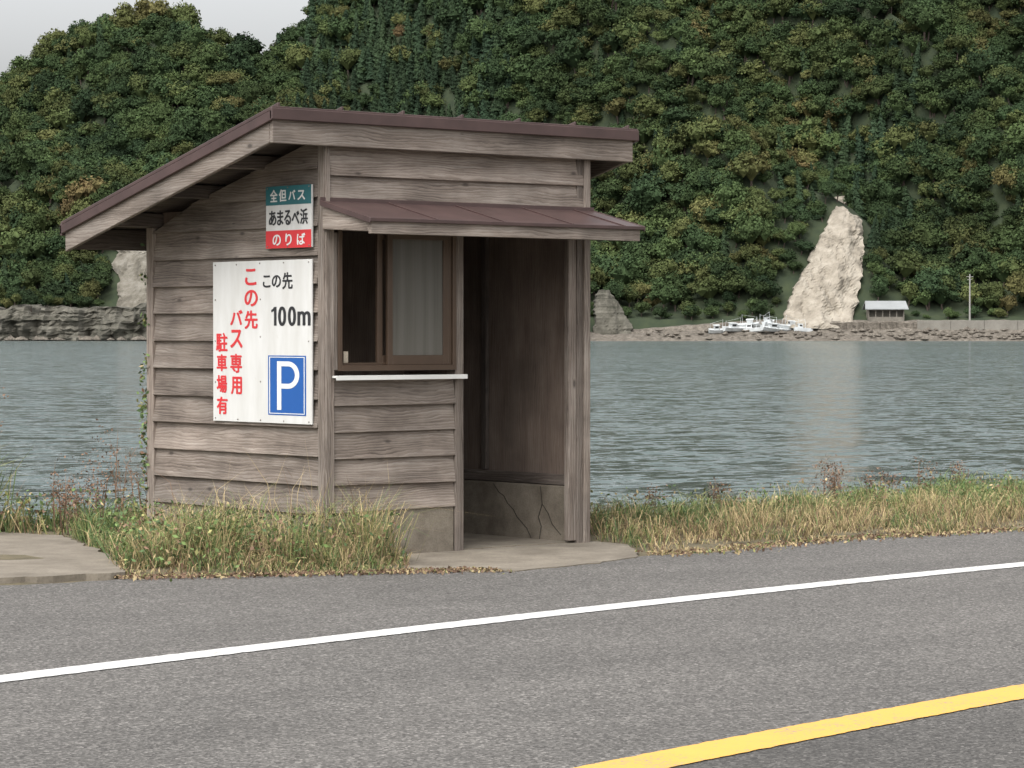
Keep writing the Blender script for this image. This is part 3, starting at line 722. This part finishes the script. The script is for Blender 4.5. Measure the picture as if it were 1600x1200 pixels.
bbox(mb,107.3,117.5,V0+2.05,V0+2.2,4.6,6.0); bbox(mb,107.3,117.5,V0+2.05,V0+2.2,7.9,8.4)
mb.build('walls',mw,SHD,0)
mb=MB()
mb.hexa([bw(106,V0+1,8.2),bw(119,V0+1,8.2),bw(118.6,V0+5,10.6),bw(106.4,V0+5,10.6),bw(106,V0+1,8.45),bw(119,V0+1,8.45),bw(118.6,V0+5,10.85),bw(106.4,V0+5,10.85)],0)
mb.hexa([bw(106.4,V0+5,10.6),bw(118.6,V0+5,10.6),bw(119,V0+9,8.2),bw(106,V0+9,8.2),bw(106.4,V0+5,10.85),bw(118.6,V0+5,10.85),bw(119,V0+9,8.45),bw(106,V0+9,8.45)],0)
mb.build('roof',mr,SHD,0)
V=[];F=[]
def tube(V,F,p0,p1,r0,r1,n=8):
    o=len(V)
    a=Vector(p0);b_=Vector(p1);d=(b_-a).normalized();x=d.orthogonal().normalized();y=d.cross(x)
    for c_,r in((a,r0),(b_,r1)):
        for k in range(n): V.append(tuple(c_+(x*math.cos(2*math.pi*k/n)+y*math.sin(2*math.pi*k/n))*r))
    F+= [(o+k,o+(k+1)%n,o+n+(k+1)%n,o+n+k) for k in range(n)]
tube(V,F,bw(137,V0-1,4),bw(137,V0-1,18.8),0.28,0.2); tube(V,F,bw(136,V0-1,18),bw(138,V0-1,18),0.09,0.09); tube(V,F,bw(136.3,V0-1,17.2),bw(137.7,V0-1,17.2),0.09,0.09)
mkobj('utility_pole',V,F,plain('pole_concrete',(0.27,0.26,0.24)))
mbw=plain('boat_white',(0.50,0.52,0.52),0.5,0,0.2,0.8)
def boat(u,v,z,L,ang,tilt=0):
    E=empty('fishing_boat',bw(u,v,z)); E.rotation_euler=(tilt,R.uniform(-.08,.08),ang)
    V=[];F=[];st=[(-0.5,0.8,0.35),(-0.3,1,0.2),(0,1,0.12),(0.25,0.8,0.2),(0.42,0.4,0.4),(0.5,0.04,0.75)]
    for s,w,k in st:
        B=L*0.13; V+=[(s*L,-B*w,1.2+k),(s*L,-B*w*0.6,0.25+k*.5),(s*L,0,k*.5),(s*L,B*w*0.6,0.25+k*.5),(s*L,B*w,1.2+k)]
    for i in range(len(st)-1):
        for j in range(4): k=i*5+j; F.append((k,k+1,k+6,k+5))
        F.append((i*5+0,i*5+5,i*5+9,i*5+4))
    F.append((0,1,2,3,4))
    mkobj('hull',V,F,mbw,E)
    mb=MB(); c=L*0.07; mb.box(-0.28*L,-0.06*L,-c,c,1.2,2.6); mb.box(-0.32*L,-0.03*L,-c*1.15,c*1.15,2.6,2.72); mb.build('cabin',mbw,E,0.03)
    mb=MB(); mb.box(-0.24*L,-0.09*L,-c-0.02,-c-0.005,1.8,2.4); mb.box(-0.058*L,-0.056*L,-c*.8,c*.8,1.8,2.4); mb.build('cabin_window',md,E,0)
    V=[];F=[]; tube(V,F,(0.1*L,0,1),(0.1*L,0,4.4),0.07,0.04,6); tube(V,F,(-.45*L,0,1),(-.45*L,0,3.4),0.06,0.04,6); tube(V,F,(0.1*L,0,4.2),(-.45*L,0,3.2),0.03,0.03,4)
    mkobj('mast',V,F,mbw,E)
base=-math.atan2(0.652,0.759)
for u,v,z,L,a in ((62,-5,1.0,7,0.2),(67,-4,1.5,10,0.6),(72,-5,1.2,8,-0.4),(75,-2,2.4,10,2.6),(79,-5,1.3,11,0.45),(82,-3,2.2,8,3.6),(70,-1.5,2.6,8,2.9),(77,-1,3.2,7,1.0),(87,-5,1.2,6,0.3)):
    boat(u,V0+v,z,L,base+a,R.uniform(-.35,.35))

# ------------------------------------------------------------ forest (instanced)
pc=bpy.data.collections.new('tree_kinds')
def proto(name,kind,seed):
    rs=np.random.RandomState(seed); V=[];F=[]
    def add(P,S,nrm):
        for p,s,n in zip(P,S,nrm):
            n=Vector(n).normalized(); a=n.orthogonal().normalized(); b_=n.cross(a); th=rs.rand()*6.28
            a2=a*math.cos(th)+b_*math.sin(th); b2=n.cross(a2); o=len(V); p=Vector(p)
            V.extend([tuple(p-a2*s),tuple(p-b2*s*0.7),tuple(p+a2*s*0.9),tuple(p+b2*s*0.8)]); F.append((o,o+1,o+2,o+3))
    if kind=='b':
        r=4.8; hc=6.0
        lobes=[(Vector((0,0,hc)),r*0.74)]
        for k in range(13):
            a=rs.rand()*6.28; e=rs.uniform(-0.3,1.1); rr=rs.uniform(0.45,0.88)*r
            lobes.append((Vector((math.cos(a)*math.cos(e)*rr,math.sin(a)*math.cos(e)*rr,hc+math.sin(e)*rr*0.9)),rs.uniform(0.16,0.40)*r))
        for c,lr in lobes:
            n=int(150*(lr/(r*0.4))**2*0.6)+12
            d=rs.randn(n,3); d/=np.linalg.norm(d,axis=1)[:,None]; d[:,2]=np.abs(d[:,2])*1.0-0.3*(rs.rand(n)<0.35)
            P=np.array(c)+d*lr*(0.75+0.45*rs.rand(n,1))
            add(P,rs.uniform(0.18,0.42,n),d+rs.randn(n,3)*0.65)
        for c,lr in lobes:
            o=len(V); q=lr*0.76
            for (a,b_,c_) in ((1,0,0),(-1,0,0),(0,1,0),(0,-1,0),(0,0,1),(0,0,-1)): V.append((c.x+a*q,c.y+b_*q,c.z+c_*q))
            for f in ((0,2,4),(2,1,4),(1,3,4),(3,0,4),(2,0,5),(1,2,5),(3,1,5),(0,3,5)): F.append(tuple(o+i for i in f))
    else:
        h=15
        n=1100; t=rs.rand(n)**1.3; a=rs.rand(n)*6.28; rr=(1-t)**0.8*3.2*(0.8+0.2*np.sin(t*40+a*2))*(0.7+0.35*rs.rand(n))+0.1
        P=np.stack([np.cos(a)*rr,np.sin(a)*rr,1.5+t*(h-1.5)],1); add(P,rs.uniform(0.25,0.5,n),np.stack([np.cos(a),np.sin(a),0.7+0*a],1)+rs.randn(n,3)*0.4)
        o=len(V)
        for k in range(8): V.append((math.cos(k*.785)*2.3,math.sin(k*.785)*2.3,1.5))
        V.append((0,0,h-1)); F.extend([(o+k,o+(k+1)%8,o+8) for k in range(8)])
    nf=len(F)
    tube(V,F,(0,0,-2),(0,0,5),0.35,0.2,6)
    me=bpy.data.meshes.new(name); me.from_pydata(V,[],F); me.update()
    me.materials.append(M_leaf if kind=='b' else M_con); me.materials.append(M_bark)
    for p_ in me.polygons:
        if p_.index>=nf: p_.material_index=1
    o=bpy.data.objects.new(name,me); pc.objects.link(o)
for i in range(7): proto('broadleaf_tree_%d'%i,'b',10+i)
for i in range(7,9): proto('conifer_tree_%d'%i,'c',20+i)
pts=[];idx=[];scl=[];rot=[]
def clear(u,v,z):
    for zt in (z+1,z+4,z+7):
        if 3<zt<45:
            a=lerp_tab([(r[0],r[1]) for r in OUT],zt)-1.5; b_=lerp_tab([(r[0],r[2]) for r in OUT],zt)+1.0
            if a<u<b_: return False
    if z<28 and -124<u<-107: return False
    return True
v=V0-3.0
while v<1075:
    u=-330.0
    while u<330:
        sl_=(hz(u,v+6)-hz(u,v))/6 if v>V0+8 else 0.5
        reps=1+int(max(0,min(2.4,(sl_-0.6)*1.9))+R.random()*0.95)
        for _ in range(reps):
            uu=u+R.uniform(-3.5,3.5); vv=v+R.uniform(-3,3)
            z=hz(uu,vv)
            if 103<uu<121 and vv<V0+11: continue
            if uu>20 and vv<V0+4: continue
            if vv<V0+1 and R.random()<0.4: continue
            if uu<20 and vv<V0+14: z=max(z,cliff_h(uu)-0.6)
            if clear(uu,vv,z):
                pxc=noise.noise(Vector((uu*0.014,vv*0.012,7)))
                conif = (pxc>0.25 and R.random()<0.35) or (-75<uu<0 and vv>940 and R.random()<0.6) or R.random()<0.03
                if vv<V0+12: conif=False
                s=R.triangular(0.5,1.6,0.85)*(0.5 if vv<V0+12 else 1)
                if conif: s=R.uniform(0.65,1.1)
                if abs(uu-96)<20 and vv<V0+60: s=min(s,0.7)
                pts.append(bw(uu,vv,z-1.5*s)); idx.append(R.choice((7,8)) if conif else R.randrange(7)); scl.append((s*R.uniform(.9,1.15),s,s*R.uniform(0.75,1.15))); rot.append((R.uniform(-.2,.2),R.uniform(-.2,.2),R.uniform(0,6.28)))
        u+=5.1
    v+=4.7
print('TREES',len(pts))
me=bpy.data.meshes.new('forest'); me.from_pydata(pts,[],[])
a=me.attributes.new('kind','INT','POINT'); a.data.foreach_set('value',idx)
a=me.attributes.new('scl','FLOAT_VECTOR','POINT'); a.data.foreach_set('vector',[c for p_ in scl for c in p_])
a=me.attributes.new('rot','FLOAT_VECTOR','POINT'); a.data.foreach_set('vector',[c for p_ in rot for c in p_])
fo=bpy.data.objects.new('forest',me); col.objects.link(fo)
ng=bpy.data.node_groups.new('forest_scatter','GeometryNodeTree')
ng.interface.new_socket('Geometry',in_out='INPUT',socket_type='NodeSocketGeometry'); ng.interface.new_socket('Geometry',in_out='OUTPUT',socket_type='NodeSocketGeometry')
gi=ng.nodes.new('NodeGroupInput'); go=ng.nodes.new('NodeGroupOutput')
ci=ng.nodes.new('GeometryNodeCollectionInfo'); ci.inputs['Collection'].default_value=pc; ci.inputs['Separate Children'].default_value=True; ci.inputs['Reset Children'].default_value=True
ip=ng.nodes.new('GeometryNodeInstanceOnPoints'); ip.inputs['Pick Instance'].default_value=True
def na(nm,t):
    n=ng.nodes.new('GeometryNodeInputNamedAttribute'); n.data_type=t; n.inputs['Name'].default_value=nm; return n.outputs[0]
L=ng.links
L.new(gi.outputs[0],ip.inputs['Points']); L.new(ci.outputs[0],ip.inputs['Instance']); L.new(na('kind','INT'),ip.inputs['Instance Index'])
L.new(na('rot','FLOAT_VECTOR'),ip.inputs['Rotation']); L.new(na('scl','FLOAT_VECTOR'),ip.inputs['Scale']); L.new(ip.outputs[0],go.inputs[0])
fo.modifiers.new('scatter','NODES').node_group=ng

# ------------------------------------------------------------ light & sky
w=bpy.data.worlds.new('World'); scene.world=w; w.use_nodes=True; nt=w.node_tree
bg=nt.nodes['Background']
sunel,sunaz=math.radians(55),math.radians(245)
sky=nd(nt,'ShaderNodeTexSky',{'sky_type':'NISHITA','sun_disc':False,'sun_elevation':sunel,'sun_rotation':sunaz,'air_density':1.0,'dust_density':6.0,'ozone_density':1.0})
hs=nd(nt,'ShaderNodeHueSaturation',None,{'Color':sky.outputs[0],'Saturation':0.14,'Value':2.1})
nt.links.new(hs.outputs[0],bg.inputs[0]); bg.inputs[1].default_value=0.15
sl=bpy.data.lights.new('sun','SUN'); sl.energy=0.6; sl.angle=math.radians(30); sl.color=(1,0.96,0.9)
so=bpy.data.objects.new('sun',sl); col.objects.link(so)
d=Vector((math.sin(sunaz)*math.cos(sunel),math.cos(sunaz)*math.cos(sunel),math.sin(sunel)))
so.rotation_euler=d.to_track_quat('Z','Y').to_euler()
scene.view_settings.view_transform='Standard'; scene.view_settings.look='None'; scene.view_settings.exposure=0
# ------------------------------------------------------------ camera
cam=bpy.data.cameras.new('camera'); cam.lens=99.7; cam.sensor_width=36; cam.clip_end=20000; cam.clip_start=0.1
co=bpy.data.objects.new('camera',cam); col.objects.link(co)
co.location=(-10.49,-13.98,1.405); co.rotation_euler=(math.radians(90-1.047),0,-math.atan2(0.652,0.759))
scene.camera=co
